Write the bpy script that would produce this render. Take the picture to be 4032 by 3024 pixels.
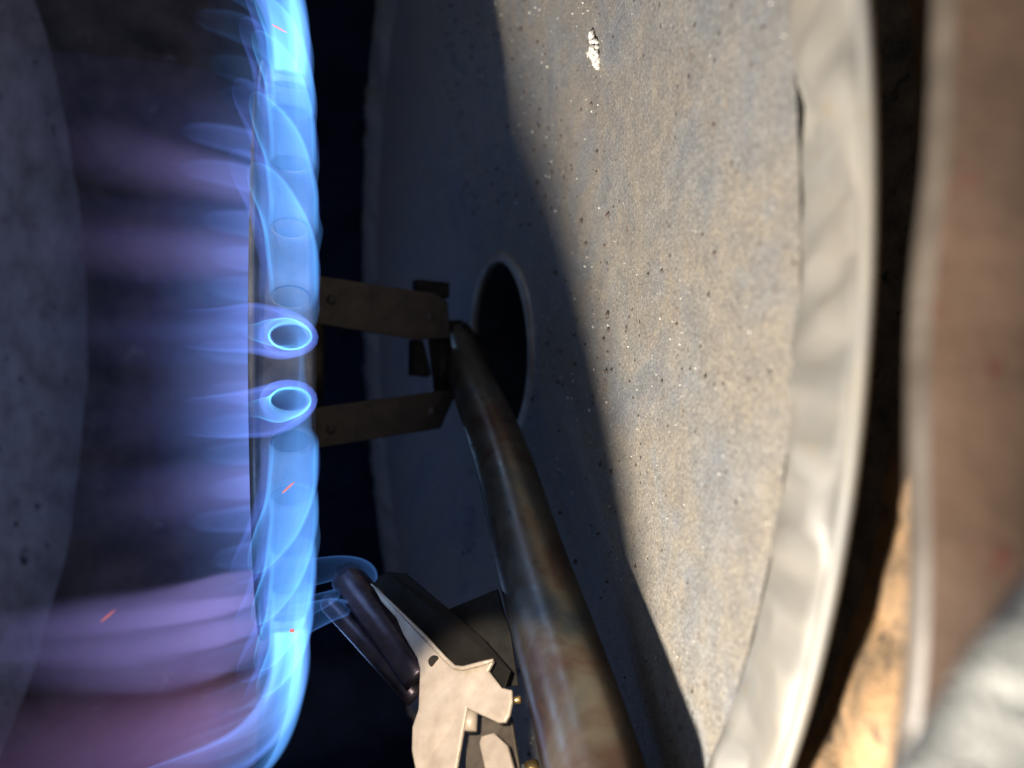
import bpy, bmesh, math, random
from mathutils import Vector, Matrix, noise

# ------------------------------------------------------------------ scene, camera, light
S = bpy.context.scene
for o in list(bpy.data.objects):
    bpy.data.objects.remove(o)
MM = 0.001
W, H = 4032.0, 3024.0          # photograph size; turning pixels into directions
FPX = 2400.0                   # focal length in photograph pixels
PITCH = math.radians(20.2)
FWD = Vector((0, math.cos(PITCH), -math.sin(PITCH)))
UPV = Vector((0, math.sin(PITCH), math.cos(PITCH)))
RGT = Vector((1, 0, 0))

cam_d = bpy.data.cameras.new('camera')
cam = bpy.data.objects.new('camera', cam_d)
S.collection.objects.link(cam)
cam_d.sensor_fit = 'HORIZONTAL'
cam_d.sensor_width = 36.0
cam_d.lens = 36.0 * FPX / W
cam_d.clip_start = 0.002
cam_d.clip_end = 20.0
cam_d.dof.use_dof = True
cam_d.dof.focus_distance = 0.132
cam_d.dof.aperture_fstop = cam_d.lens / 2.2     # 2.2 mm pupil
# the photograph was taken with the phone on its side: picture-left is up
m = Matrix.Identity(4)
for i in range(3):
    m[i][0] = -UPV[i]
    m[i][1] = RGT[i]
    m[i][2] = -FWD[i]
cam.matrix_world = m
S.camera = cam

world = bpy.data.worlds.new('World')
S.world = world
world.use_nodes = True
bgn = world.node_tree.nodes['Background']
bgn.inputs[0].default_value = (0.60, 0.64, 0.75, 1)
bgn.inputs[1].default_value = 0.35

S.render.engine = 'CYCLES'
S.cycles.use_denoising = True
S.cycles.max_bounces = 4
S.cycles.volume_bounces = 0
S.cycles.transparent_max_bounces = 64
S.cycles.sample_clamp_indirect = 3.0
S.cycles.caustics_reflective = False
S.cycles.caustics_refractive = False
S.view_settings.view_transform = 'Standard'
S.view_settings.look = 'None'
S.view_settings.gamma = 1.0
S.view_settings.use_curve_mapping = False
S.view_settings.exposure = 0.0

FLASH = Vector((-170, 35, 118))
fl = bpy.data.lights.new('flashlight', 'POINT')
fl.energy = 16.5
fl.color = (1.0, 0.91, 0.79)
fl.shadow_soft_size = 8 * MM
flo = bpy.data.objects.new('flashlight', fl)
S.collection.objects.link(flo)
flo.location = FLASH * MM
# extra spot near the camera, added to brighten the pilot bracket
f2 = bpy.data.lights.new('bracket_fill_spot', 'SPOT')
f2.energy = 3.0
f2.color = (1.0, 0.86, 0.68)
f2.spot_size = math.radians(17)
f2.spot_blend = 0.25
f2.shadow_soft_size = 3 * MM
f2o = bpy.data.objects.new('bracket_fill_spot', f2)
S.collection.objects.link(f2o)
f2o.location = Vector((12, -6, 14)) * MM
f2o.rotation_euler = (Vector((-63, 104, -36)) - Vector((12, -6, 14))).to_track_quat('-Z', 'Y').to_euler()

# ------------------------------------------------------------------ helpers
R = random.Random(7)

def ray(x, y):
    return FWD * FPX + RGT * (H / 2 - y) + UPV * (W / 2 - x)

def at_y(x, y, Y):               # point in mm on the pixel's ray at forward distance Y
    d = ray(x, y)
    return d * (Y / d.y)

def at_z(x, y, Z):
    d = ray(x, y)
    return d * (Z / d.z)

def link(o):
    S.collection.objects.link(o)
    return o

def mesh_obj(name, verts, faces, mats, parent=None, smooth=False, loc=None, midx=None):
    me = bpy.data.meshes.new(name)
    me.from_pydata([tuple(Vector(v) * MM) for v in verts], [], faces)
    for mt in (mats if isinstance(mats, (list, tuple)) else [mats]):
        me.materials.append(mt)
    if midx:
        me.polygons.foreach_set('material_index', midx)
    if smooth:
        me.polygons.foreach_set('use_smooth', [True] * len(me.polygons))
    me.update()
    if sum(p.area * p.normal.dot(p.center) for p in me.polygons) < 0:
        me.flip_normals()         # outward normals, so that a glowing volume knows its inside
    o = link(bpy.data.objects.new(name, me))
    if parent:
        o.parent = parent
    if loc is not None:
        o.location = Vector(loc) * MM
    return o

def bm_obj(name, bm, mats, parent=None, smooth=False, loc=None, bevel=0, seg=2):
    if bevel:
        bmesh.ops.bevel(bm, geom=[e for e in bm.edges if e.is_manifold and e.calc_face_angle(0) > 0.4],
                        offset=bevel, segments=seg, affect='EDGES', profile=0.5)
    bmesh.ops.recalc_face_normals(bm, faces=bm.faces)
    me = bpy.data.meshes.new(name)
    for v in bm.verts:
        v.co *= MM
    bm.to_mesh(me)
    bm.free()
    for mt in (mats if isinstance(mats, (list, tuple)) else [mats]):
        me.materials.append(mt)
    if smooth:
        me.polygons.foreach_set('use_smooth', [True] * len(me.polygons))
    o = link(bpy.data.objects.new(name, me))
    if parent:
        o.parent = parent
    if loc is not None:
        o.location = Vector(loc) * MM
    return o

def empty(name, loc=(0, 0, 0)):
    o = link(bpy.data.objects.new(name, None))
    o.location = Vector(loc) * MM
    o.empty_display_size = 0.01
    return o

def tag(o, label=None, cat=None, group=None, kind=None):
    if label: o['label'] = label
    if cat: o['category'] = cat
    if group: o['group'] = group
    if kind: o['kind'] = kind
    return o

def lathe(profile, seg=128, wob=None, closed=False, a0=0.0, a1=2 * math.pi):
    """profile: (r, z) list; returns verts, faces about the z axis"""
    full = abs(a1 - a0 - 2 * math.pi) < 1e-6
    n = seg if full else seg + 1
    vs, fs = [], []
    for i in range(n):
        a = a0 + (a1 - a0) * i / seg
        for j, (r, z) in enumerate(profile):
            dr, dz = wob(a, j, r, z) if wob else (0, 0)
            vs.append(((r + dr) * math.cos(a), (r + dr) * math.sin(a), z + dz))
    k = len(profile)
    for i in range(seg):
        i2 = (i + 1) % n
        for j in range(k - 1 if not closed else k):
            j2 = (j + 1) % k
            fs.append((i * k + j, i2 * k + j, i2 * k + j2, i * k + j2))
    return vs, fs

def tube_verts(pts, rad, seg=24, cap=True):
    """round tube through the points; rad a number or one per point"""
    pts = [Vector(p) for p in pts]
    n = len(pts)
    rs = rad if isinstance(rad, (list, tuple)) else [rad] * n
    vs, fs = [], []
    t0 = (pts[1] - pts[0]).normalized()
    nrm = t0.orthogonal().normalized()
    for i, p in enumerate(pts):
        t = (pts[min(i + 1, n - 1)] - pts[max(i - 1, 0)]).normalized()
        nrm = (nrm - t * nrm.dot(t)).normalized()
        b = t.cross(nrm)
        for k in range(seg):
            a = 2 * math.pi * k / seg
            vs.append(p + (nrm * math.cos(a) + b * math.sin(a)) * rs[i])
    for i in range(n - 1):
        for k in range(seg):
            k2 = (k + 1) % seg
            fs.append((i * seg + k, i * seg + k2, (i + 1) * seg + k2, (i + 1) * seg + k))
    if cap:
        fs.append(tuple(range(seg - 1, -1, -1)))
        fs.append(tuple((n - 1) * seg + k for k in range(seg)))
    return vs, fs

def plate(name, pts, thick, mat, parent=None, direction=None, bevel=0.15):
    """sheet with the given outline (3-D points, mm), given real thickness"""
    pts = [Vector(p) for p in pts]
    nrm = Vector((0, 0, 0))
    for i in range(len(pts)):
        a, b = pts[i], pts[(i + 1) % len(pts)]
        nrm += a.cross(b)
    nrm.normalize()
    if direction is not None and nrm.dot(direction) < 0:
        nrm = -nrm
    bm = bmesh.new()
    vs = [bm.verts.new(p) for p in pts]
    f = bm.faces.new(vs)
    ret = bmesh.ops.extrude_face_region(bm, geom=[f])
    for e in ret['geom']:
        if isinstance(e, bmesh.types.BMVert):
            e.co += nrm * thick
    return bm_obj(name, bm, mat, parent, bevel=bevel)

# ------------------------------------------------------------------ materials
def new_mat(name):
    mt = bpy.data.materials.new(name)
    mt.use_nodes = True
    nt = mt.node_tree
    return mt, nt, nt.nodes['Principled BSDF'], nt.nodes['Material Output']

def nd(nt, t, **kw):
    n = nt.nodes.new(t)
    for k, v in kw.items():
        setattr(n, k, v)
    return n

def noise_node(nt, co, scale, detail=4, rough=0.55, dist=0.0):
    n = nd(nt, 'ShaderNodeTexNoise')
    n.inputs['Scale'].default_value = scale
    n.inputs['Detail'].default_value = detail
    n.inputs['Roughness'].default_value = rough
    n.inputs['Distortion'].default_value = dist
    nt.links.new(co, n.inputs['Vector'])
    return n.outputs['Fac']

def ramp(nt, fac, stops):
    r = nd(nt, 'ShaderNodeValToRGB')
    els = r.color_ramp.elements
    els[0].position, els[1].position = stops[0][0], stops[-1][0]
    def c4(c): return (c, c, c, 1) if isinstance(c, (int, float)) else (*c, 1)
    els[0].color, els[1].color = c4(stops[0][1]), c4(stops[-1][1])
    for p, c in stops[1:-1]:
        e = els.new(p)
        e.color = c4(c)
    nt.links.new(fac, r.inputs['Fac'])
    return r.outputs['Color']

def mix(nt, fac, a, b, mode='MIX'):
    n = nd(nt, 'ShaderNodeMix', data_type='RGBA', blend_type=mode)
    for s, v in ((n.inputs['Factor'], fac), (n.inputs['A'], a), (n.inputs['B'], b)):
        if isinstance(v, bpy.types.NodeSocket):
            nt.links.new(v, s)
        elif isinstance(v, (int, float)):
            s.default_value = v if s.type == 'VALUE' else (v, v, v, 1)
        else:
            s.default_value = (*v, 1)
    return n.outputs['Result']

def bump(nt, bsdf, h, strength=0.3, dist=0.2, prev=None):
    b = nd(nt, 'ShaderNodeBump')
    b.inputs['Strength'].default_value = strength
    b.inputs['Distance'].default_value = dist * MM
    nt.links.new(h, b.inputs['Height'])
    if prev is not None:
        nt.links.new(prev, b.inputs['Normal'])
    nt.links.new(b.outputs['Normal'], bsdf.inputs['Normal'])
    return b.outputs['Normal']

def simple(name, col_a, col_b, scale=120, rough=(0.4, 0.6), metal=0.0, bmp=0.15, bdist=0.15, spots=None):
    mt, nt, b, out = new_mat(name)
    co = nd(nt, 'ShaderNodeTexCoord').outputs['Object']
    n1 = noise_node(nt, co, scale, 6, 0.6)
    c = ramp(nt, n1, [(0.32, col_a), (0.68, col_b)])
    if spots:
        scol, sscale, thr = spots
        n3 = noise_node(nt, co, sscale, 5, 0.65)
        c = mix(nt, ramp(nt, n3, [(thr, 0.0), (thr + 0.07, 1.0)]), c, scol)
    nt.links.new(c, b.inputs['Base Color'])
    b.inputs['Metallic'].default_value = metal
    n2 = noise_node(nt, co, scale * 2.3, 5, 0.6)
    nt.links.new(ramp(nt, n2, [(0.3, rough[0]), (0.7, rough[1])]), b.inputs['Roughness'])
    n4 = noise_node(nt, co, scale * 9, 3, 0.6)
    bump(nt, b, n4, bmp, bdist)
    return mt

def pan_material():
    mt, nt, b, out = new_mat('dusty_grey_pan_metal')
    co = nd(nt, 'ShaderNodeTexCoord').outputs['Object']
    big = noise_node(nt, co, 38, 6, 0.6, 0.6)
    c = ramp(nt, big, [(0.32, (0.100, 0.112, 0.128)), (0.44, (0.150, 0.147, 0.138)), (0.56, (0.175, 0.152, 0.118)), (0.70, (0.135, 0.142, 0.150))])
    mid = noise_node(nt, co, 170, 6, 0.65)
    c = mix(nt, ramp(nt, mid, [(0.35, 0.55), (0.65, 0.0)]), c, (0.117, 0.113, 0.105))
    warm = noise_node(nt, co, 90, 4, 0.7, 0.4)
    c = mix(nt, ramp(nt, warm, [(0.58, 0.0), (0.74, 0.4)]), c, (0.200, 0.150, 0.090))
    rust = noise_node(nt, co, 260, 3, 0.6)
    c = mix(nt, ramp(nt, rust, [(0.69, 0.0), (0.75, 0.8)]), c, (0.080, 0.037, 0.015))
    bloom = noise_node(nt, co, 14, 3, 0.5)
    blotch = noise_node(nt, co, 420, 5, 0.7)
    bm_ = mix(nt, 1.0, ramp(nt, bloom, [(0.48, 0.0), (0.62, 1.0)]), ramp(nt, blotch, [(0.56, 0.0), (0.64, 0.75)]), 'MULTIPLY')
    c = mix(nt, bm_, c, (0.085, 0.058, 0.036))
    fine = noise_node(nt, co, 1500, 3, 0.7)
    c = mix(nt, ramp(nt, fine, [(0.36, 0.75), (0.52, 0.0)]), c, (0.080, 0.075, 0.070))
    c = mix(nt, ramp(nt, fine, [(0.56, 0.0), (0.70, 0.6)]), c, (0.275, 0.250, 0.210))
    vor = nd(nt, 'ShaderNodeTexVoronoi')
    vor.inputs['Scale'].default_value = 330
    nt.links.new(co, vor.inputs['Vector'])
    pit = ramp(nt, vor.outputs['Distance'], [(0.10, 1.0), (0.17, 0.0)])
    pm = noise_node(nt, co, 55, 3, 0.5)
    pitm = mix(nt, 1.0, pit, ramp(nt, pm, [(0.5, 0.0), (0.62, 1.0)]), 'MULTIPLY')
    c = mix(nt, pitm, c, (0.030, 0.025, 0.022))
    nt.links.new(c, b.inputs['Base Color'])
    nt.links.new(ramp(nt, mid, [(0.3, 0.42), (0.7, 0.66)]), b.inputs['Roughness'])
    b.inputs['Metallic'].default_value = 0.12
    n1 = bump(nt, b, fine, 0.9, 0.22)
    bump(nt, b, mid, 0.35, 0.5, n1)
    return mt

def flange_material():
    mt, nt, b, out = new_mat('pale_enamel_flange')
    co = nd(nt, 'ShaderNodeTexCoord').outputs['Object']
    n1 = noise_node(nt, co, 60, 5, 0.6, 0.4)
    c = ramp(nt, n1, [(0.3, (0.107, 0.107, 0.104)), (0.5, (0.132, 0.125, 0.109)), (0.7, (0.148, 0.134, 0.112))])
    n2 = noise_node(nt, co, 220, 4, 0.6)
    c = mix(nt, ramp(nt, n2, [(0.60, 0.0), (0.75, 0.5)]), c, (0.127, 0.092, 0.051))
    nt.links.new(c, b.inputs['Base Color'])
    b.inputs['Roughness'].default_value = 0.6
    n3 = noise_node(nt, co, 700, 4, 0.6)
    bump(nt, b, n3, 0.2, 0.1)
    return mt

def flame_mat(name, col, strength):
    mt = bpy.data.materials.new(name)
    mt.use_nodes = True
    nt = mt.node_tree
    nt.nodes.clear()
    out = nd(nt, 'ShaderNodeOutputMaterial')
    e = nd(nt, 'ShaderNodeEmission')
    e.inputs['Color'].default_value = (*col, 1)
    e.inputs['Strength'].default_value = strength
    nt.links.new(e.outputs[0], out.inputs['Volume'])
    return mt

M_pan = pan_material()
M_flange = flange_material()
M_hole = simple('dark_collar_metal', (0.22, 0.19, 0.16), (0.36, 0.31, 0.25), 200, (0.35, 0.55), 0.5)
M_floor = simple('rusty_floor_metal', (0.036, 0.028, 0.019), (0.160, 0.104, 0.056), 110, (0.6, 0.9), 0.0, 0.5, 0.6,
                 spots=((0.012, 0.010, 0.008), 170, 0.60))
M_ledge = simple('rusty_ledge_metal', (0.090, 0.065, 0.039), (0.300, 0.180, 0.087), 170, (0.6, 0.9), 0.0, 0.6, 0.6,
                 spots=((0.030, 0.021, 0.015), 240, 0.58))
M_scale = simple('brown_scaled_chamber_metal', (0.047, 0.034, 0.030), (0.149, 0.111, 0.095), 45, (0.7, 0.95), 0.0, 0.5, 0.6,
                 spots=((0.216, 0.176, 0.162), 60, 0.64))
M_wall = simple('soot_and_shade_metal', (0.003, 0.004, 0.009), (0.008, 0.011, 0.022), 40, (0.7, 0.95), 0.0, 0.3, 0.4)  # near-black soot tone also carries the shade of the lower wall
M_tank = simple('scaled_tank_metal', (0.302, 0.245, 0.209), (0.562, 0.475, 0.418), 60, (0.7, 0.95), 0.0, 0.5, 0.8,
                spots=((0.017, 0.015, 0.015), 75, 0.62))
M_burner = simple('heat_blued_burner_steel', (0.055, 0.06, 0.075), (0.12, 0.125, 0.145), 150, (0.4, 0.6), 0.4)
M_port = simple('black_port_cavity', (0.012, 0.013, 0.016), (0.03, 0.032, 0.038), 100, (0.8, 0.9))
M_mouth = simple('matt_blued_port', (0.03, 0.033, 0.041), (0.065, 0.068, 0.08), 150, (0.85, 0.95))
M_strap = simple('brown_oxidised_strap', (0.022, 0.017, 0.015), (0.05, 0.036, 0.028), 180, (0.45, 0.65), 0.35)
M_black = simple('black_oxide_steel', (0.008, 0.008, 0.008), (0.022, 0.02, 0.018), 200, (0.5, 0.7), 0.2)
M_dark = simple('dark_sheet_steel', (0.005, 0.0045, 0.004), (0.012, 0.010, 0.009), 120, (0.55, 0.75), 0.2)
M_plate = simple('bright_galvanised_plate', (0.25, 0.205, 0.165), (0.37, 0.315, 0.26), 200, (0.4, 0.6), 0.2, 0.3, 0.15)
M_hood = simple('heat_tinted_pilot_tube', (0.03, 0.024, 0.034), (0.075, 0.06, 0.075), 220, (0.25, 0.42), 0.8)
M_brass = simple('brass', (0.26, 0.18, 0.08), (0.42, 0.30, 0.14), 200, (0.25, 0.4), 0.9)
M_jacket = simple('brown_jacket_edge', (0.045, 0.027, 0.017), (0.085, 0.052, 0.033), 60, (0.45, 0.7), 0.1, 0.4, 0.4,
                  spots=((0.07, 0.02, 0.014), 220, 0.60))
M_bead = simple('worn_jacket_bead', (0.037, 0.029, 0.022), (0.068, 0.055, 0.042), 220, (0.4, 0.6), 0.1)
M_collar = simple('pale_painted_collar', (0.216, 0.223, 0.209), (0.274, 0.277, 0.263), 150, (0.35, 0.55), 0.0, 0.6, 0.8)
M_grit_pale = simple('pale_mineral_grit', (0.349, 0.326, 0.281), (0.478, 0.461, 0.427), 900, (0.25, 0.5))
M_grit_dark = simple('dark_rust_grit', (0.02, 0.016, 0.014), (0.07, 0.045, 0.03), 900, (0.6, 0.8))

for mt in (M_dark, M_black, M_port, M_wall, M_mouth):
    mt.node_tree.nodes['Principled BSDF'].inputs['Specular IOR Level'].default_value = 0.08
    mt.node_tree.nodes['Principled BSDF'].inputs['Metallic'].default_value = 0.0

def tube_material():
    mt, nt, b, out = new_mat('heat_coloured_gas_tube')
    co = nd(nt, 'ShaderNodeTexCoord').outputs['Object']
    n1 = noise_node(nt, co, 45, 5, 0.6, 0.8)
    c = ramp(nt, n1, [(0.30, (0.09, 0.11, 0.125)), (0.46, (0.20, 0.18, 0.14)), (0.60, (0.15, 0.095, 0.07)), (0.74, (0.12, 0.115, 0.11))])
    nt.links.new(c, b.inputs['Base Color'])
    b.inputs['Metallic'].default_value = 0.85
    n2 = noise_node(nt, co, 260, 4, 0.6)
    nt.links.new(ramp(nt, n2, [(0.3, 0.26), (0.7, 0.42)]), b.inputs['Roughness'])
    bump(nt, b, n2, 0.12, 0.15)
    return mt
M_tube = tube_material()

F_cyan = flame_mat('flame_cyan', (0.11, 0.50, 1.0), 260.0)
F_blue = flame_mat('flame_blue', (0.14, 0.25, 1.0), 75.0)
F_petal = flame_mat('flame_petal', (0.10, 0.46, 1.0), 135.0)
F_mant = flame_mat('flame_mantle', (0.13, 0.24, 1.0), 45.0)
F_side = flame_mat('flame_side', (0.12, 0.54, 1.0), 40.0)
F_sheet = flame_mat('flame_sheet', (0.12, 0.38, 1.0), 22.0)
F_halo = flame_mat('flame_halo', (0.13, 0.36, 1.0), 15.0)
F_finger = flame_mat('flame_finger', (0.16, 0.30, 1.0), 55.0)
F_haze = flame_mat('flame_haze', (0.25, 0.29, 0.95), 42.0)
F_violet = flame_mat('flame_violet', (0.36, 0.30, 0.80), 16)
F_pink = flame_mat('flame_and_reflection_pink', (0.95, 0.18, 0.24), 1.1)  # on the pilot side it stands in for red hot-glow reflections
def ember_mat():
    mt, nt, b, out = new_mat('glowing_ember')
    b.inputs['Base Color'].default_value = (0.2, 0.05, 0.02, 1)
    b.inputs['Emission Color'].default_value = (1.0, 0.22, 0.09, 1)
    b.inputs['Emission Strength'].default_value = 0.9
    return mt
M_ember = ember_mat()

# ------------------------------------------------------------------ structure: floor, chamber wall, tank bottom
CX, CY, PZ = 26.0, 239.0, -50.8           # chamber and pan axis
vs, fs = lathe([(0.5, -145), (60, -145), (140, -145), (215, -145), (330, -145)], 96)
floor = mesh_obj('floor', vs, fs, M_floor, loc=(CX, CY, 0))
tag(floor, kind='structure')
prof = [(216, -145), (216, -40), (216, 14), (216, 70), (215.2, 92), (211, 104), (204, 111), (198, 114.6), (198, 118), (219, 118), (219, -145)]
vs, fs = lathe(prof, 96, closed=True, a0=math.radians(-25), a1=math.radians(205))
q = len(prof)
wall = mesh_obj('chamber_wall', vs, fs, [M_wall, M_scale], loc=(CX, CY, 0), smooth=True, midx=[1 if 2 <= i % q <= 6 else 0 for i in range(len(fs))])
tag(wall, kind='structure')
prof = [(0.5, 150), (60, 147), (120, 138), (170, 126), (198.5, 114.4), (205, 116.5), (205, 121), (120, 146), (0.5, 156)]
vs, fs = lathe(prof, 96, wob=lambda a, j, r, z: (0, 0.8 * noise.noise((r * .03 * math.cos(a), r * .03 * math.sin(a), 3))), closed=True, a0=math.radians(-12), a1=math.radians(192))
tank = mesh_obj('tank_bottom', vs, fs, M_tank, loc=(CX, CY, 0), smooth=True)
tag(tank, kind='structure')

# added upright sheet, out of view; it keeps the lamp off the far side of the chamber
j0, j1 = Vector((-106, 71.5, 0)), Vector((-168, 146, 0))
blocker = plate('light_blocker', [j0 + Vector((0, 0, -94)), j1 + Vector((0, 0, -94)), j1 + Vector((0, 0, 150)), j0 + Vector((0, 0, 150))], 0.8, M_wall, direction=Vector((-.8, -.5, 0)), bevel=0)
tag(blocker, 'dark upright sheet metal jamb added out of view on the pilot side', 'blocker')

# ------------------------------------------------------------------ base pan
pan = empty('base_pan', (CX, CY, PZ))
tag(pan, 'round grey dusty metal base pan with pale flange and central air hole', 'pan')
pan.rotation_euler = (0, math.radians(-2.2), 0)
PTILT = Matrix.Rotation(math.radians(-2.2), 4, 'Y')

def pan_z(r):                  # floor height below the flange edge
    if r < 45:
        return -31 + 0.4 * (r - 45) / 9
    t = (r - 45) / (182.2 - 45)
    return -31 + 24.1 * (0.55 * t + 0.45 * t * t)

def pan_pt(x, y):              # point on the pan floor from pan-local x, y
    r = math.hypot(x, y)
    return Vector((x, y, pan_z(r) + 0.35 * noise.noise((x * .03, y * .03, 1.7))))

HOLE = (-13.0, 3.0)            # hole centre in pan coordinates
NA, NR = 160, 60
vs, fs = [], []
for i in range(NA):
    a = 2 * math.pi * i / NA
    for j in range(NR + 1):
        t = j / NR
        # blend from the hole's circle to the pan's circle
        hx, hy = HOLE[0] + 36.5 * math.cos(a), HOLE[1] + 36.5 * math.sin(a)
        ox, oy = 182.2 * math.cos(a), 182.2 * math.sin(a)
        x, y = hx + (ox - hx) * t, hy + (oy - hy) * t
        vs.append(pan_pt(x, y))
for i in range(NA):
    i2 = (i + 1) % NA
    for j in range(NR):
        fs.append((i * (NR + 1) + j, i2 * (NR + 1) + j, i2 * (NR + 1) + j + 1, i * (NR + 1) + j + 1))
mesh_obj('dish', vs, fs, M_pan, pan, smooth=True)
# flange with its pressed wrinkles
def wob(a, j, r, z):
    if j in (0, 7): return (0, 0)
    amp = (0, 0.8, 1.8, 2.2, 1.6, 0.6, 0.6, 0)[min(j, 7)]
    v = noise.noise((math.cos(a + .006 * (r - 190)) * 13, math.sin(a + .006 * (r - 190)) * 13, 0.5)) + 3.0 * noise.noise((math.cos(a + .008 * (r - 190)) * 30, math.sin(a + .005 * (r - 190)) * 30, 4.5))
    return (amp * 0.4 * v, amp * v)
prof = [(181.6, -7.6), (182.9, -6.2), (186, -3.9), (190, -1.7), (194, -0.3), (195.8, 0.0), (196.6, -0.8), (196.4, -2.0), (195.2, -2.0), (181.6, -9.0)]
vs, fs = lathe(prof, 640, wob=wob)
mesh_obj('flange', vs, fs, M_flange, pan, smooth=True)
# rolled lip along the outer edge
def wob2(a, j, r, z):
    v = noise.noise((math.cos(a) * 14, math.sin(a) * 14, 7.5))
    return (0.35 * v, 0.35 * v)
ring = [(196.7 + 0.8 * math.cos(k * math.pi / 4), -0.5 + 0.8 * math.sin(k * math.pi / 4)) for k in range(8)]
vs, fs = lathe(ring, 320, wob=wob2, closed=True)
mesh_obj('rolled_lip', vs, fs, M_flange, pan, smooth=True)
# collar of the air hole
col = [(36.3, -3), (36.0, 0.6), (36.6, 1.5), (37.8, 1.7), (39.6, 1.1), (41.0, 0.25), (41.0, -0.6), (37.9, -0.6), (37.4, -3)]
vs, fs = lathe(col, 96, closed=True)
zc = pan_z(20)
mesh_obj('hole_collar', vs, fs, M_hole, pan, smooth=True, loc=(HOLE[0], HOLE[1], zc + 0.4))
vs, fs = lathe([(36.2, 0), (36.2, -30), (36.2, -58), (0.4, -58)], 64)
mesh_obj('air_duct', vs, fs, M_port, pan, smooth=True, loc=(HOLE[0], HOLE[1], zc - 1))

def pan_world(x, y, dz=0):
    return PTILT @ (pan_pt(x, y) + Vector((0, 0, dz))) + Vector((CX, CY, PZ))

# ------------------------------------------------------------------ burner
BX, BY, BR = 10.0, 235.0, 93.0
burner = empty('gas_burner', (BX, BY, -6.2))
tag(burner, 'round steel gas burner head ringed with flame ports and held by two straps', 'burner')
prof = [(0.3, 0.2), (40, 0.1), (88, 0), (91.2, 0.25), (92.6, 1.0), (93.0, 2.2), (93.0, 11.6), (93.6, 12.2), (94.6, 12.7), (94.9, 13.3), (94.4, 14.0), (92.5, 14.2), (70, 15.5), (0.3, 16.5)]
vs, fs = lathe(prof, 200)
mesh_obj('burner_body', vs, fs, M_burner, burner, smooth=True)
# ports: low elliptical collars with a black mouth
def port_mesh():
    vs, fs, mi = [], [], []
    n = 20
    for k in range(n):
        a = 2 * math.pi * k / n
        c, s = math.cos(a), math.sin(a)
        for (sx, out) in ((1.0, -0.5), (1.0, 0.05), (0.9, 0.14), (0.82, 0.1), (0.78, 0.07)):
            vs.append((2.6 * sx * c, -out, 4.2 * sx * s))
    for k in range(n):
        k2 = (k + 1) % n
        for j in range(4):
            fs.append((k * 5 + j, k2 * 5 + j, k2 * 5 + j + 1, k * 5 + j + 1)); mi.append(0)
    fs.append(tuple(k * 5 + 4 for k in range(n))); mi.append(1)
    return vs, fs, mi
FRONT = (-8.2, 0.2)            # the two flames that point at the hatch
near = [-42, -32, -22.5, -14.2, FRONT[0], FRONT[1], 5.6, 15.5, 26.5, 39]
angles = [float(a) for a in near]
a = 49.5
while a < 360 - 47:
    angles.append(a + R.uniform(-1.2, 1.2)); a += 8.55
pv, pf, pm = port_mesh()
protos = {}
for a in angles:
    th = math.radians(a)
    mouth = M_port if a in FRONT else M_mouth     # the mouths of the side jets are as blued as the head
    if mouth not in protos:
        o = protos[mouth] = mesh_obj('port', pv, pf, [mouth, mouth], burner, smooth=True, midx=pm)
    else:
        o = link(protos[mouth].copy()); o.parent = burner
    o.location = Vector((BR * math.sin(th), -BR * math.cos(th), 5.6)) * MM
    o.rotation_euler = (0, 0, th)
def local(p, base): return Vector(p) - Vector(base)
BB = (BX, BY, -6.2)
# mixing bell under the head
prof = [(20, 1), (21.5, -1.2), (21.8, -4.5), (20.5, -5.4), (18, -5.0), (16, -2), (15.5, 1)]
vs, fs = lathe(prof, 64, closed=True)
mesh_obj('mixing_bell', vs, fs, M_strap, burner, smooth=True)
# two straps down to the cross plate
def YS(x): return 192 + (x - 1214) * 0.024
def P(x, y, d=0): return at_y(x, y, YS(x) + d)
def strap(pix, d0=0):
    return plate('strap', [local(P(x, y, d0), BB) for x, y in pix], 1.3, M_strap, burner, Vector((0, 1, 0)))
strap([(1205, 1078), (1716, 1156), (1757, 1186), (1774, 1330), (1640, 1338), (1205, 1266)])
strap([(1205, 1610), (1786, 1533), (1799, 1545), (1735, 1688), (1205, 1770)])
plate('cross_plate', [local(P(x, y, 2), BB) for x, y in [(1700, 1150), (1761, 1186), (1802, 1548), (1720, 1600), (1690, 1330)]], 1.2, M_dark, burner, Vector((0, 1, 0)))
plate('retaining_clip', [local(P(x, y, 6), BB) for x, y in [(1646, 1098), (1772, 1112), (1770, 1172), (1646, 1150)]], 5, M_black, burner, Vector((0, 1, 0)), 0.4)
plate('retaining_clip', [local(P(x, y, 6), BB) for x, y in [(1632, 1338), (1668, 1340), (1700, 1470), (1690, 1484), (1630, 1478)]], 5, M_black, burner, Vector((0, 1, 0)), 0.4)
plate('spring_clip', [local(P(x, y, 0), BB) for x, y in [(1735, 1345), (1752, 1352), (1760, 1420), (1750, 1492), (1732, 1490)]], 2, M_black, burner, Vector((0, 1, 0)), 0.3)

for x, y in [(1300, 1180), (1690, 1250), (1300, 1690), (1700, 1620)]:
    c = local(P(x, y, -0.1), BB)
    vs, fs = tube_verts([c + Vector((0, .4, 0)), c, c + Vector((0, -.45, 0)), c + Vector((0, -.75, 0))], [1.7, 1.7, 1.35, .5], 16)
    mesh_obj('rivet', vs, fs, M_strap, burner, smooth=True)

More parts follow.
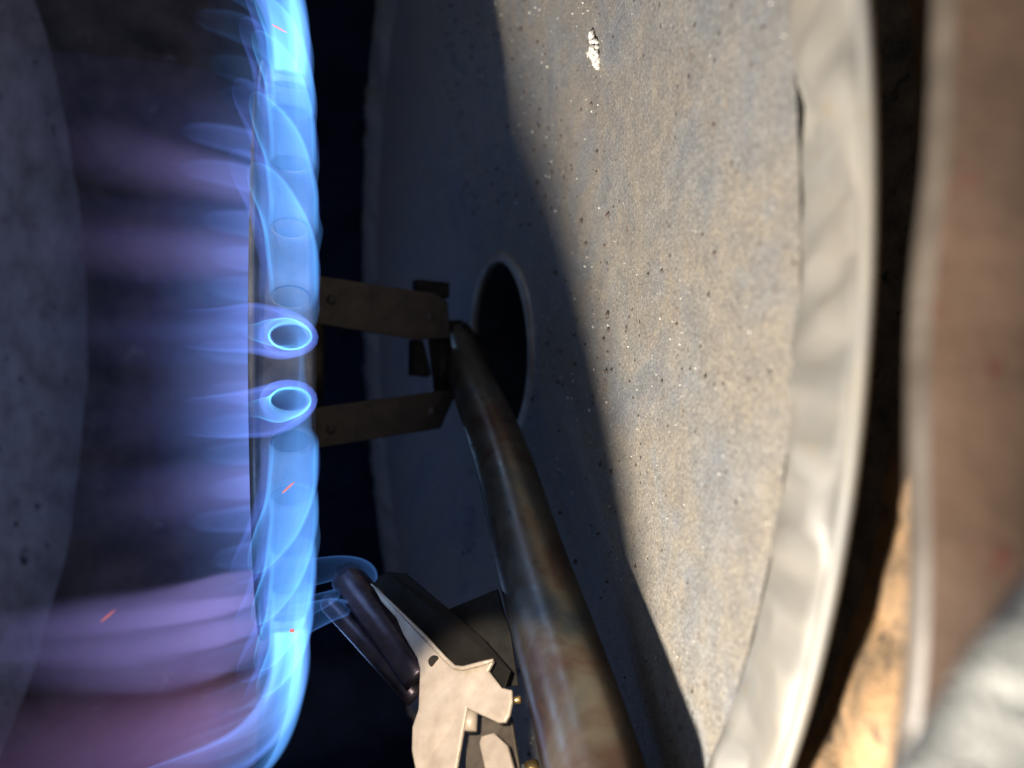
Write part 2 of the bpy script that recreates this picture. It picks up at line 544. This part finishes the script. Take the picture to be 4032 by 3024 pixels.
# ------------------------------------------------------------------ gas tube
ctrl = [at_y(1800, 1340, 222), at_y(1842, 1460, 206), at_y(1895, 1590, 189), at_y(1975, 1800, 168), at_y(2090, 2200, 139),
        at_y(2215, 2600, 116), at_y(2330, 3000, 97), at_y(2450, 3500, 80)]
def catmull(c, n=10):
    c = [Vector(p) for p in c]
    out = []
    for i in range(len(c) - 1):
        p0, p1, p2, p3 = c[max(i - 1, 0)], c[i], c[i + 1], c[min(i + 2, len(c) - 1)]
        for k in range(n):
            t = k / n
            out.append(0.5 * ((2 * p1) + (p2 - p0) * t + (2 * p0 - 5 * p1 + 4 * p2 - p3) * t * t + (3 * p1 - p0 - 3 * p2 + p3) * t ** 3))
    out.append(c[-1])
    return out
base = ctrl[0]
tube = empty('gas_tube', base)
tag(tube, 'thick heat-coloured metal gas tube running from the hatch to the burner centre', 'tube')
cc = catmull(ctrl)
vs, fs = tube_verts([p - base for p in cc], [7.0 + 2.0 * min(1, i / 45) for i in range(len(cc))], 40)
mesh_obj('pipe', vs, fs, M_tube, tube, smooth=True)
d = (ctrl[0] - ctrl[1]).normalized()
vs, fs = tube_verts([-d * 4, d * 1, d * 1.2, d * 6, d * 6.2, d * 9], [7.9, 7.9, 6.0, 6.0, 4.5, 4.0], 6)
mesh_obj('orifice_fitting', vs, fs, M_black, tube)

# ------------------------------------------------------------------ pilot assembly
hb = at_y(1990, 2850, 105)
pilot = empty('pilot_assembly', hb)
tag(pilot, 'pilot burner with bright mounting plate, hooded tube and sensor rod below burner edge', 'pilot burner')
def L(p): return Vector(p) - hb
hood = [at_y(1372, 2280, 152), at_y(1400, 2316, 150), at_y(1480, 2420, 145), at_y(1560, 2530, 140), at_y(1660, 2670, 134)]
hs = catmull([L(p) for p in hood], 6)
d = (hs[0] - hs[1]).normalized()
dome = [hs[0] + d * 3.6, hs[0] + d * 3.3, hs[0] + d * 2.4, hs[0] + d * 1.2]
vs, fs = tube_verts(dome + hs, [0.6, 2.0, 3.2, 3.85] + [4.1] * len(hs), 28)
mesh_obj('pilot_hood', vs, fs, M_hood, pilot, smooth=True)
rod = [at_y(1300, 2372, 151), at_y(1400, 2480, 146), at_y(1500, 2590, 141), at_y(1640, 2745, 135)]
rs_ = catmull([L(p) for p in rod], 6)
d = (rs_[0] - rs_[1]).normalized()
vs, fs = tube_verts([rs_[0] + d * 2, rs_[0] + d * 1.4] + rs_, [0.8, 1.9] + [2.5] * len(rs_), 20)
mesh_obj('sensor_rod', vs, fs, M_hood, pilot, smooth=True)
def YP(x, y): return 139 - 0.03 * (y - 2300) - 0.036 * (x - 1460)
def PP(lst, d=0): return [L(at_y(x, y, YP(x, y) + d)) for x, y in lst]
main = [(1462, 2300), (1485, 2313), (1558, 2394), (1676, 2512), (1750, 2596), (1790, 2630), (1822, 2634), (1900, 2614), (1942, 2602), (1922, 2640),
        (1973, 2707), (2012, 2716), (2015, 2760), (2004, 2815), (1987, 2844), (1960, 2846), (1838, 2789), (1818, 2900), (1790, 3060),
        (1640, 3060), (1620, 2955), (1622, 2863), (1646, 2793), (1652, 2632), (1640, 2588), (1586, 2496), (1558, 2431), (1501, 2370)]
mp = plate('mounting_plate', PP(main), 1.0, M_plate, pilot, Vector((0, 1, 0)), 0.3)
# turned-up edge of the plate
edge = [(1462, 2300), (1558, 2392), (1676, 2510), (1752, 2594), (1790, 2628), (1824, 2632), (1900, 2612), (1942, 2600)]
vs, fs = tube_verts(PP(edge, -0.6), [0.2, 0.3, 0.4, 0.45, 0.45, 0.45, 0.45, 0.3], 10)
mesh_obj('folded_edge', vs, fs, M_plate, mp, smooth=True)
c = PP([(1708, 2602)], -0.15)[0]
vs, fs = tube_verts([c, c + Vector((0, -0.3, 0))], 1.15, 16)
mesh_obj('screw_hole', vs, fs, M_black, mp)
low = [(1895, 2898), (1943, 2885), (1995, 2933), (2030, 3060), (1916, 3060), (1886, 2925)]
plate('lower_bracket', PP(low, 3), 1.0, M_plate, pilot, Vector((0, 1, 0)), 0.2)
plate('back_bracket', PP([(1838, 2800), (1985, 2846), (2005, 2780), (2050, 3060), (1830, 3060)], 12), 1.0, M_bead, pilot, Vector((0, 1, 0)), 0.2)
vs, fs = tube_verts(PP([(1852, 2805), (1846, 2880)], 2), 1.5, 14)
mesh_obj('screw', vs, fs, M_plate, pilot, smooth=True)
vs, fs = tube_verts(PP([(2008, 2758), (2050, 2755)], 4), 0.7, 14)
mesh_obj('brass_pin', vs, fs, M_brass, pilot, smooth=True)
vs, fs = tube_verts(PP([(2085, 3010), (2100, 3060)], 16), 1.8, 20)
mesh_obj('brass_nut', vs, fs, M_brass, pilot, smooth=True)
dk = [(1470, 2300), (1490, 2268), (1525, 2250), (1600, 2258), (1768, 2400), (1900, 2515), (2010, 2640), (1985, 2720), (1930, 2640), (1820, 2650), (1700, 2560)]
plate('heat_shield', PP(dk, 6), 1.0, M_dark, pilot, Vector((0, 1, 0)), 0.2)
plate('shield_flap', PP([(1755, 2402), (1958, 2318), (2010, 2500), (2040, 2700), (1960, 2700), (1850, 2480)], 16), 1.0, M_black, pilot, Vector((0, 1, 0)), 0.2)

# ------------------------------------------------------------------ jacket edge and pale collar in front
jk = empty('jacket_edge', (CX, CY, -60))
tag(jk, 'brown worn sheet metal rim of the heater jacket in front of the pan', 'jacket rim')
jc = [(3700, -1500), (3660, -700), (3640, 0), (3615, 600), (3565, 1030), (3543, 1400), (3540, 1750), (3545, 2200), (3530, 2600), (3480, 3024), (3380, 3600), (3200, 4300)]
jk0 = Vector((CX, CY, -60))
jline = catmull([at_z(x, y, -44) - jk0 for x, y in jc], 10)
def sweep_edge(name, prof, mat):
    vs, fs = [], []
    q = len(prof)
    for i, p in enumerate(jline):
        t = (jline[min(i + 1, len(jline) - 1)] - jline[max(i - 1, 0)]).normalized()
        o_ = Vector((t.y, -t.x, 0)).normalized()
        if o_.y > 0: o_ = -o_
        n = 0.12 * noise.noise((i * .12, 1, 2))
        for d_, z_ in prof:
            vs.append(p + o_ * (d_ + n) + Vector((0, 0, z_ + n)))
    for i in range(len(jline) - 1):
        for k_ in range(q - 1):
            fs.append((i * q + k_, i * q + k_ + 1, i * q + q + k_ + 1, i * q + q + k_))
    return mesh_obj(name, vs, fs, mat, jk, smooth=True)
sweep_edge('bead', [(0.1, -20), (0, -1.4), (0.3, -.3), (1.0, 0), (2.0, -.5)], M_bead)
sweep_edge('skirt', [(2.0, -.5), (3.6, -2.4), (5.4, -6.5), (6.6, -13), (7, -48)], M_jacket)
def lw(a, j, r, z):
    return (0, 1.3 * noise.noise((r * .12 * math.cos(a), r * .12 * math.sin(a), 6)) + .6 * noise.noise((r * .4 * math.cos(a), r * .4 * math.sin(a), 2)))
vs, fs = lathe([(190, -7), (196, -3), (198, -1.5), (200, -.8), (202, -.2), (204, .4), (206, 1), (212, 1.5)], 420, wob=lw, a0=math.radians(205), a1=math.radians(335))
mesh_obj('rusty_ledge', vs, fs, M_ledge, jk, smooth=True)
pc = [at_y(4250, 2250, 20), at_y(4010, 2560, 21), at_y(3830, 2840, 22), at_y(3640, 3100, 23), at_y(3560, 3250, 23.5)]
cb = pc[-1]
cp = catmull([p - cb for p in pc], 8)
vs, fs = [], []
wd = Vector((-.15, -.35, -1)).normalized()
for i, p in enumerate(cp):
    n = 0.25 * noise.noise((i * .35, 0, 0))
    for k in range(9):
        u = k / 8
        vs.append(p + wd * (7 * u) + Vector((0, -1, 0.15)) * (1.6 * math.sin(u * math.pi) + n + .5 * noise.noise((i * .5, u * 4, 3))))
    vs.append(p + wd * 7 + Vector((0, 2, 0)))
    vs.append(p + Vector((0, 2, 0)))
q = 11
fs = [(i * q + k, i * q + (k + 1) % q, i * q + q + (k + 1) % q, i * q + q + k) for i in range(len(cp) - 1) for k in range(q)]
fs += [tuple(range(q)), tuple(len(vs) - 1 - k for k in range(q))]
pcol = mesh_obj('painted_collar', vs, fs, M_collar, None, smooth=True, loc=cb)
tag(pcol, 'lumpy pale painted collar curving in front of the brown jacket rim', 'collar')

# ------------------------------------------------------------------ flames
flames_parent = None
def flame_shell(name, path, wa, wb, th, mat, parent, sway=0.0, seed=0, ns=22, nk=20, swp=1.25):
    """closed thin luminous skin. path(s)->(out,z); wa: half height, wb: half width, th: skin thickness"""
    outer, inner = [], []
    for i in range(ns + 1):
        s = i / ns
        r, z = path(s)
        r2, z2 = path(min(s + 0.01, 1.01)); r1, z1 = path(max(s - 0.01, 0))
        t = Vector((0, -(r2 - r1), z2 - z1)).normalized()
        nrm = Vector((1, 0, 0)).cross(t).normalized()
        side = Vector((1, 0, 0))
        sw = sway * s ** swp + 1.2 * s * noise.noise((seed * 3.1, s * 3, 0))
        c = Vector((sw, -r, z + 0.8 * s * noise.noise((seed * 1.7, s * 3, 5))))
        a, b, tt = wa(s), wb(s), th(s)
        for k in range(nk):
            ph = 2 * math.pi * k / nk
            w = 1 + 0.07 * noise.noise((seed * 2.3 + math.cos(ph) * .8, math.sin(ph) * .8, s * 4))
            t2 = tt * (1 + 0.35 * noise.noise((seed + 9 + math.cos(ph) * 1.2, math.sin(ph) * 1.2, s * 3)))
            outer.append(c + nrm * (a * w * math.sin(ph)) + side * (b * w * math.cos(ph)))
            inner.append(c + nrm * (max(a * w - t2, a * .05) * math.sin(ph)) + side * (max(b * w - t2, b * .05) * math.cos(ph)))
    n0 = len(outer)
    vs = outer + inner
    fs = []
    for i in range(ns):
        for k in range(nk):
            k2 = (k + 1) % nk
            fs.append((i * nk + k, i * nk + k2, (i + 1) * nk + k2, (i + 1) * nk + k))
            fs.append((n0 + i * nk + k, n0 + (i + 1) * nk + k, n0 + (i + 1) * nk + k2, n0 + i * nk + k2))
    for k in range(nk):
        k2 = (k + 1) % nk
        fs.append((k, n0 + k, n0 + k2, k2))
        e = ns * nk
        fs.append((e + k, e + k2, n0 + e + k2, n0 + e + k))
    return mesh_obj(name, vs, fs, mat, parent, smooth=True)

def bez(p0, p1, p2, p3):
    def f(s):
        u = 1 - s
        return tuple(u ** 3 * a + 3 * u * u * s * b + 3 * u * s * s * c + s ** 3 * d for a, b, c, d in zip(p0, p1, p2, p3))
    return f

def flame_body(name, path, wa, wb, mat, parent, sweep=0.0, seed=0, turned=False, ns=22, nk=24, twist=0.0):
    """soft solid tongue: pointed cross-section, so its glow thins out towards the edges"""
    vs, fs = [], []
    for i in range(ns + 1):
        s = i / ns
        r, z = path(s)
        r2, z2 = path(min(s + 0.01, 1.01)); r1, z1 = path(max(s - 0.01, 0))
        t = Vector((0, -(r2 - r1), z2 - z1)).normalized()
        nrm = Vector((1, 0, 0)).cross(t).normalized()
        c = Vector((sweep * s ** 1.5 + 1.6 * s * noise.noise((seed * 3.1, s * 3, 0)), -r, z + 1.2 * s * noise.noise((seed * 1.7, s * 3, 5))))
        for k in range(nk):
            ph = 2 * math.pi * k / nk
            cs, sn = math.cos(ph), math.sin(ph)
            w = 1 + 0.22 * noise.noise((seed * 2.3 + cs * .9, sn * .9, s * 3.5))
            if turned:
                x, y = cs * (wb(s) * w * abs(cs) ** 2.4 + .08), wa(s) * w * sn
            else:
                x, y = wb(s) * w * cs, sn * (wa(s) * w * abs(sn) ** 2.4 + .08)
            tw = twist * (1 + s)
            vs.append(c + nrm * (y * math.cos(tw) + x * math.sin(tw)) + Vector((1, 0, 0)) * (x * math.cos(tw) - y * math.sin(tw)))
    for i in range(ns):
        for k in range(nk):
            k2 = (k + 1) % nk
            fs.append((i * nk + k, i * nk + k2, (i + 1) * nk + k2, (i + 1) * nk + k))
    fs.append(tuple(range(nk - 1, -1, -1)))
    fs.append(tuple(ns * nk + k for k in range(nk)))
    return mesh_obj(name, vs, fs, mat, parent, smooth=True)

def flame(a_deg, seed):
    th = math.radians(a_deg)
    rr = random.Random(seed)
    o = empty('gas_flame', (BX + BR * math.sin(th), BY - BR * math.cos(th), -0.6))
    o.rotation_euler = (0, 0, th)
    ad = (a_deg + 180) % 360 - 180
    k = rr.uniform(0.92, 1.1) * (1.0 + .6 * math.sin(th) ** 2 if 45 < abs(ad) < 135 else 1.0)
    front = abs(ad + 4) < 5
    near_ = abs(ad) < 47
    sg = 1 if ad > -4 else -1
    sweep = rr.uniform(-1, 1) if front else (sg * rr.uniform(16, 20) if near_ else rr.uniform(-4, 4))
    if front:
        p = bez((0.3, 0), (7 * k, 0), (13 * k, 2.0), (18 * k, 8))
        flame_shell('inner_cone', p, lambda s: 4.3 * (1 - .6 * s ** 1.5) + .2, lambda s: 2.7 * (1 + .7 * s) * (1 - .85 * s ** 2) + .2,
                    lambda s: 0.42 * (1 - s) ** .9 + .01, F_cyan, o, sweep, seed)
        p2 = bez((0.2, 0.2), (9 * k, 0), (16 * k, 4), (20 * k, 18))
        flame_shell('mantle', p2, lambda s: 6.0 * (1 - .6 * s ** 2), lambda s: 4.4 * (1 + .8 * s) * (1 - .6 * s ** 2),
                    lambda s: 2.2 * (1 - s) ** .9 + .01, F_blue, o, sweep, seed + 50)
    elif near_:
        p = bez((0.3, -.6), (7 * k, -.8), (14 * k, 0.2), (19 * k, 8))
        flame_shell('inner_cone', p, lambda s: 5.2 * (1 - s ** 2.6) ** .55 + .15, lambda s: 3.6 * (1 + 1.5 * s) * (1 - s ** 2.6) ** .55 + .15,
                    lambda s: 1.0 * (1 - s) ** .5 + .03, F_petal, o, sweep, seed, swp=.85)
        p2 = bez((0.2, 0.2), (8 * k, -.4), (15 * k, 2), (20 * k, 11))
        flame_shell('mantle', p2, lambda s: 6.2 * (1 - s ** 2.6) ** .55 + .2, lambda s: 4.6 * (1 + 1.0 * s) * (1 - s ** 2.6) ** .55 + .2,
                    lambda s: 2.8 * (1 - s) ** .6 + .03, F_mant, o, sweep * 1.1, seed + 50, swp=.85)
    else:
        side_ = 55 < abs(ad) < 125
        hh = rr.uniform(28, 38) if side_ else rr.uniform(34, 50)
        p = bez((0.3, 0), (9 * k, 0), (17 * k, 2), (21 * k, 18 if side_ else 9))
        flame_shell('inner_cone', p, lambda s: 4.4 * (1 - .6 * s ** 1.6) + .2, lambda s: 2.8 * (1 + .5 * s) * (1 - .8 * s ** 2) + .2,
                    lambda s: 1.1 * (1 - s) ** 1.0 + .02, F_side, o, sweep * .5, seed)
        p2 = bez((0.2, 0), (14 * k, -1), (24 * k, 3), (22 * k, hh))
        flame_shell('mantle', p2, lambda s: 5.0 * (1 - s ** 6) ** .5 + .2, lambda s: 6.0 * (1 + .2 * s) * (1 - s ** 6) ** .5 + .2,
                    lambda s: 2.6 * (1 - s) ** .7 + .03, F_halo if side_ else F_finger, o, sweep, seed + 50)
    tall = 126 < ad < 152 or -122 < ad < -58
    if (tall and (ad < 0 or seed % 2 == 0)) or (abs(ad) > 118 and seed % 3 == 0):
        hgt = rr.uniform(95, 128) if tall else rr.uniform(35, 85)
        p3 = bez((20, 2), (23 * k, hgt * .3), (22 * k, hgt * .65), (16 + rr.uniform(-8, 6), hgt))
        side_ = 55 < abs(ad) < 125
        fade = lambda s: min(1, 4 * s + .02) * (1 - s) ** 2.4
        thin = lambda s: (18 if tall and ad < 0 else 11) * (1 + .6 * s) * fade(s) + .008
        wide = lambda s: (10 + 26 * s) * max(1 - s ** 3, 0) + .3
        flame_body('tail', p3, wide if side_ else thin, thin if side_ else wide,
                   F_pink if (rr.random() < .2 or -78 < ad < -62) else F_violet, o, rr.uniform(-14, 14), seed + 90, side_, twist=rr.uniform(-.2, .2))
    return o, ad

ordinal = ['first', 'second', 'third', 'fourth', 'fifth', 'sixth', 'seventh']
toward = sorted([a for a in near if a < -9], reverse=True)
away = sorted([a for a in near if a > 2])
for i, a in enumerate(angles):
    o, ad = flame(a, 100 + i)
    if a == FRONT[0]:
        tag(o, 'round ring-shaped blue flame at the burner front, the one nearer the pilot', 'flame', 'round front flames')
    elif a == FRONT[1]:
        tag(o, 'round ring-shaped blue flame at the burner front, the one farther from the pilot', 'flame', 'round front flames')
    elif a in toward:
        tag(o, '%s blue flame petal from the round front flames on the pilot side' % ordinal[toward.index(a)], 'flame', 'petal flames')
    elif a in away:
        tag(o, '%s blue flame petal from the round front flames on the side without pilot' % ordinal[away.index(a)], 'flame', 'petal flames')
    elif 0 < ad < 115:
        tag(o, 'overlapping pale cyan flame on the burner side away from the pilot', 'flame', 'flames on the burner side away from the pilot')
    elif -115 < ad < 0:
        tag(o, 'overlapping pale cyan flame on the burner side above the pilot', 'flame', 'flames on the burner side above the pilot')
    else:
        tag(o, 'violet-blue gas flame rising behind the top edge of the burner', 'flame', 'flames behind the burner')

# the soft sheet in which the single flames merge round the head
def flame_sheet(haze=False):
    NA_, NU = 240, 22
    vs, fs = [], []
    for i in range(NA_):
        th = 2 * math.pi * i / NA_ if not haze else math.radians(102 + 156 * i / (NA_ - 1))
        n = (1 + math.cos(th)) / 2
        hh = 7 + 58 * (1 - n) ** 1.7
        ro = 112 + 24 * math.sin(th) ** 2 + 1.5 * noise.noise((math.cos(th) * 5, math.sin(th) * 5, 1))
        p = bez((94.5, -1.6), (104, -3.4), (ro, -1.6), (ro - 2 * (1 - n), hh))
        w0 = (3.2 if n > .5 else 7.5) * math.cos(th) ** 2 + 1.0
        w0 *= 1 + .6 * noise.noise((math.cos(th) * 14, math.sin(th) * 14, 6))
        w0 *= 1 - .85 * math.exp(-(((math.degrees(th) + 180) % 360 - 180 + 4) / 6.5) ** 2)      # gap between the two front jets
        if haze:
            pl = .5 + noise.noise((math.cos(th) * 3.1, math.sin(th) * 3.1, 11)) + .35 * noise.noise((math.cos(th) * 11, math.sin(th) * 11, 4))
            p = bez((108, 6), (114, 20), (114, 50), (108, 75 + 50 * max(0, min(1, pl))))
            w0 = (7.5 * max(0, -math.cos(th) - .22) ** 1.3 * 1.25 + .02) * max(.45, .55 + .75 * pl)
        up, dn = [], []
        for j in range(NU + 1):
            u = j / NU
            r, z = p(u); r2, z2 = p(min(u + .02, 1)); r1, z1 = p(max(u - .02, 0))
            t = Vector((r2 - r1, z2 - z1, 0)).normalized()
            w = w0 * (math.sin(math.pi * min(1, u ** .8)) ** 1.4 if not haze else min(1, u * 5) * (1 - u) ** 2.2) + .05
            up.append((r - t.y * w, z + t.x * w)); dn.append((r + t.y * w, z - t.x * w))
        for r, z in up + dn[::-1]:
            vs.append((r * math.sin(th), -r * math.cos(th), z))
    q = 2 * (NU + 1)
    for i in range(NA_ - (1 if haze else 0)):
        i2 = (i + 1) % NA_
        for j in range(q):
            j2 = (j + 1) % q
            fs.append((i * q + j, i * q + j2, i2 * q + j2, i2 * q + j))
    if haze:
        fs += [tuple(range(q - 1, -1, -1)), tuple(len(vs) - q + j for j in range(q))]
        o = mesh_obj('flame_haze', vs, fs, F_haze, None, smooth=True, loc=(BX, BY, -0.6))
        return tag(o, 'soft violet glow rising above the flames in front of the dark chamber wall', 'flame', kind='stuff')
    o = mesh_obj('flame_sheet', vs, fs, F_sheet, None, smooth=True, loc=(BX, BY, -0.6))
    return tag(o, 'soft continuous sheet of blue flame merging the single jets round the burner', 'flame', kind='stuff')
flame_sheet()
flame_sheet(True)
for k in range(8):                # light that the flame ring throws on its surroundings
    a = 2 * math.pi * (k + .5) / 8
    li = bpy.data.lights.new('flame_glow', 'POINT')
    li.energy = 0.012
    li.color = (0.32, 0.55, 1.0)
    li.shadow_soft_size = 8 * MM
    lo = link(bpy.data.objects.new('flame_glow', li))
    lo.location = Vector((BX + 113 * math.sin(a), BY - 113 * math.cos(a), 1.0)) * MM

# pilot flame licking round the hood towards the burner
ph = hood[0]
pf = empty('pilot_flame', ph)
tag(pf, 'thin blue pilot flame curling from the hooded pilot tube to the burner edge', 'flame')
def skin(name, pix, radii, th, mat):
    pts = catmull([at_y(x, y, Y) - ph for x, y, Y in pix], 8)
    n = len(pts)
    rr_ = [radii[0] + (radii[1] - radii[0]) * (i / (n - 1)) ** .8 for i in range(n)]
    seg = 20
    v1, f1 = tube_verts(pts, rr_, seg, cap=False)
    v2, f2 = tube_verts(pts, [max(r - th * (1 - .8 * i / (n - 1)), .1) for i, r in enumerate(rr_)], seg, cap=False)
    m0 = len(v1)
    fs = list(f1) + [tuple(m0 + q for q in reversed(f)) for f in f2]
    for k_ in range(seg):
        k2 = (k_ + 1) % seg
        fs.append((k2, k_, m0 + k_, m0 + k2))
        e0 = (n - 1) * seg
        fs.append((e0 + k_, e0 + k2, m0 + e0 + k2, m0 + e0 + k_))
    return mesh_obj(name, v1 + v2, fs, mat, pf, smooth=True)
FP = flame_mat('flame_pilot', (0.11, 0.34, 1.0), 95.0)
skin('upper_jet', [(1462, 2300, 152), (1452, 2258, 152), (1412, 2236, 152), (1345, 2233, 152), (1270, 2245, 152), (1190, 2260, 152)], (1.5, 3.4), .6, FP)
skin('lower_jet', [(1370, 2395, 145), (1310, 2400, 147), (1230, 2425, 150), (1165, 2450, 152)], (1.6, 4.0), .6, FP)
skin('middle_jet', [(1330, 2335, 146), (1280, 2360, 148), (1215, 2385, 150)], (1.0, 2.4), .5, FP)

# ------------------------------------------------------------------ grit and scale on the pan
rg = random.Random(21)
def grain_mesh(verts, faces, c, r, rnd):
    i0 = len(verts)
    t = (1 + 5 ** .5) / 2
    ico = [(-1, t, 0), (1, t, 0), (-1, -t, 0), (1, -t, 0), (0, -1, t), (0, 1, t), (0, -1, -t), (0, 1, -t), (t, 0, -1), (t, 0, 1), (-t, 0, -1), (-t, 0, 1)]
    fi = [(0, 11, 5), (0, 5, 1), (0, 1, 7), (0, 7, 10), (0, 10, 11), (1, 5, 9), (5, 11, 4), (11, 10, 2), (10, 7, 6), (7, 1, 8),
          (3, 9, 4), (3, 4, 2), (3, 2, 6), (3, 6, 8), (3, 8, 9), (4, 9, 5), (2, 4, 11), (6, 2, 10), (8, 6, 7), (9, 8, 1)]
    sx, sy, sz = rnd.uniform(.7, 1.5), rnd.uniform(.7, 1.3), rnd.uniform(.6, 1.2)
    for v in ico:
        k = r / 1.9 * rnd.uniform(.75, 1.2)
        verts.append(c + Vector((v[0] * sx * k, v[1] * sy * k, v[2] * sz * k)))
    faces += [tuple(i0 + q for q in f) for f in fi]

def grit(name, n, rmin, rmax, mat, label, power=3):
    vs, fs = [], []
    while n > 0:
        a = rg.uniform(0, 2 * math.pi)
        r = 181 * math.sqrt(rg.random())
        x, y = r * math.cos(a), r * math.sin(a)
        if math.hypot(x - HOLE[0], y - HOLE[1]) < 43 or y > 40:
            continue
        dens = noise.noise((x * .025, y * .025, 8)) + 0.35
        if rg.random() > dens + 0.25:
            continue
        rad = rmin + (rmax - rmin) * rg.random() ** power * (1 if y > -110 else .45)
        grain_mesh(vs, fs, pan_pt(x, y) + Vector((0, 0, rad * .45)), rad, rg)
        n -= 1
    o = mesh_obj(name, vs, fs, mat, None, loc=(CX, CY, PZ))
    o.rotation_euler = pan.rotation_euler
    return tag(o, label, 'grit', kind='stuff')
grit('pale_grit', 3200, 0.06, 0.36, M_grit_pale, 'tiny pale mineral grains scattered over the grey pan', 6)
grit('dark_grit', 2800, 0.07, 0.75, M_grit_dark, 'tiny dark rust grains scattered over the grey pan', 6)

def on_pan(px, py):            # where a pixel's ray meets the pan floor (pan-local)
    inv = PTILT.inverted()
    d = ray(px, py); t = 0.02
    for _ in range(4000):
        q = inv @ (d * t - Vector((CX, CY, PZ)))
        if q.z <= pan_z(math.hypot(q.x, q.y)):
            return q
        t += 0.00006
    return q
# flake of mineral scale
q = on_pan(2352, 205)
vs, fs = [], []
for i in range(130):
    s = i / 129
    w = 3.4 * math.sin(math.pi * min(1, (1 - s) * .95 + .05)) ** 1.2 * (1.15 - s)
    c = pan_pt(q.x - 3.6 + 9 * s, q.y + rg.uniform(-w, w) + 1.2 * s) + Vector((0, 0, rg.uniform(.2, 1.4) * (1 - abs(s - .5))))
    grain_mesh(vs, fs, c - q, rg.uniform(.3, .75), rg)
fk = mesh_obj('scale_flake', vs, fs, M_grit_pale, None, loc=(PTILT @ q + Vector((CX, CY, PZ))))
fk.rotation_euler = pan.rotation_euler
tag(fk, 'jagged whitish flake of mineral scale lying on the grey pan', 'flake')

# glowing embers
for (x, y, Y, ln, ang, lab) in [(425, 2425, 250, 3.4, 0.7, 'orange glowing ember sliver floating in front of the dark tank bottom'),
                                (1150, 2483, 140, 0.5, 0, 'tiny round pink glowing ember beside the pilot flame'),
                                (1135, 1920, 130, 1.7, 0.75, 'thin pale glowing sliver among the petal flames'),
                                (1100, 112, 150, 2.0, -0.5, 'thin pale orange glowing sliver in the side flames')]:
    p = at_y(x, y, Y)
    dv = (-UPV * math.cos(ang) + RGT * math.sin(ang)).normalized()
    vs, fs = tube_verts([dv * (-ln), dv * (-ln * .6), dv * 0, dv * (ln * .6), dv * ln], [.06, .16, .2, .14, .05] if ln > 1 else [.2, .35, .45, .35, .2], 8)
    o = mesh_obj('ember', vs, fs, M_ember, None, smooth=True, loc=p)
    tag(o, lab, 'ember')
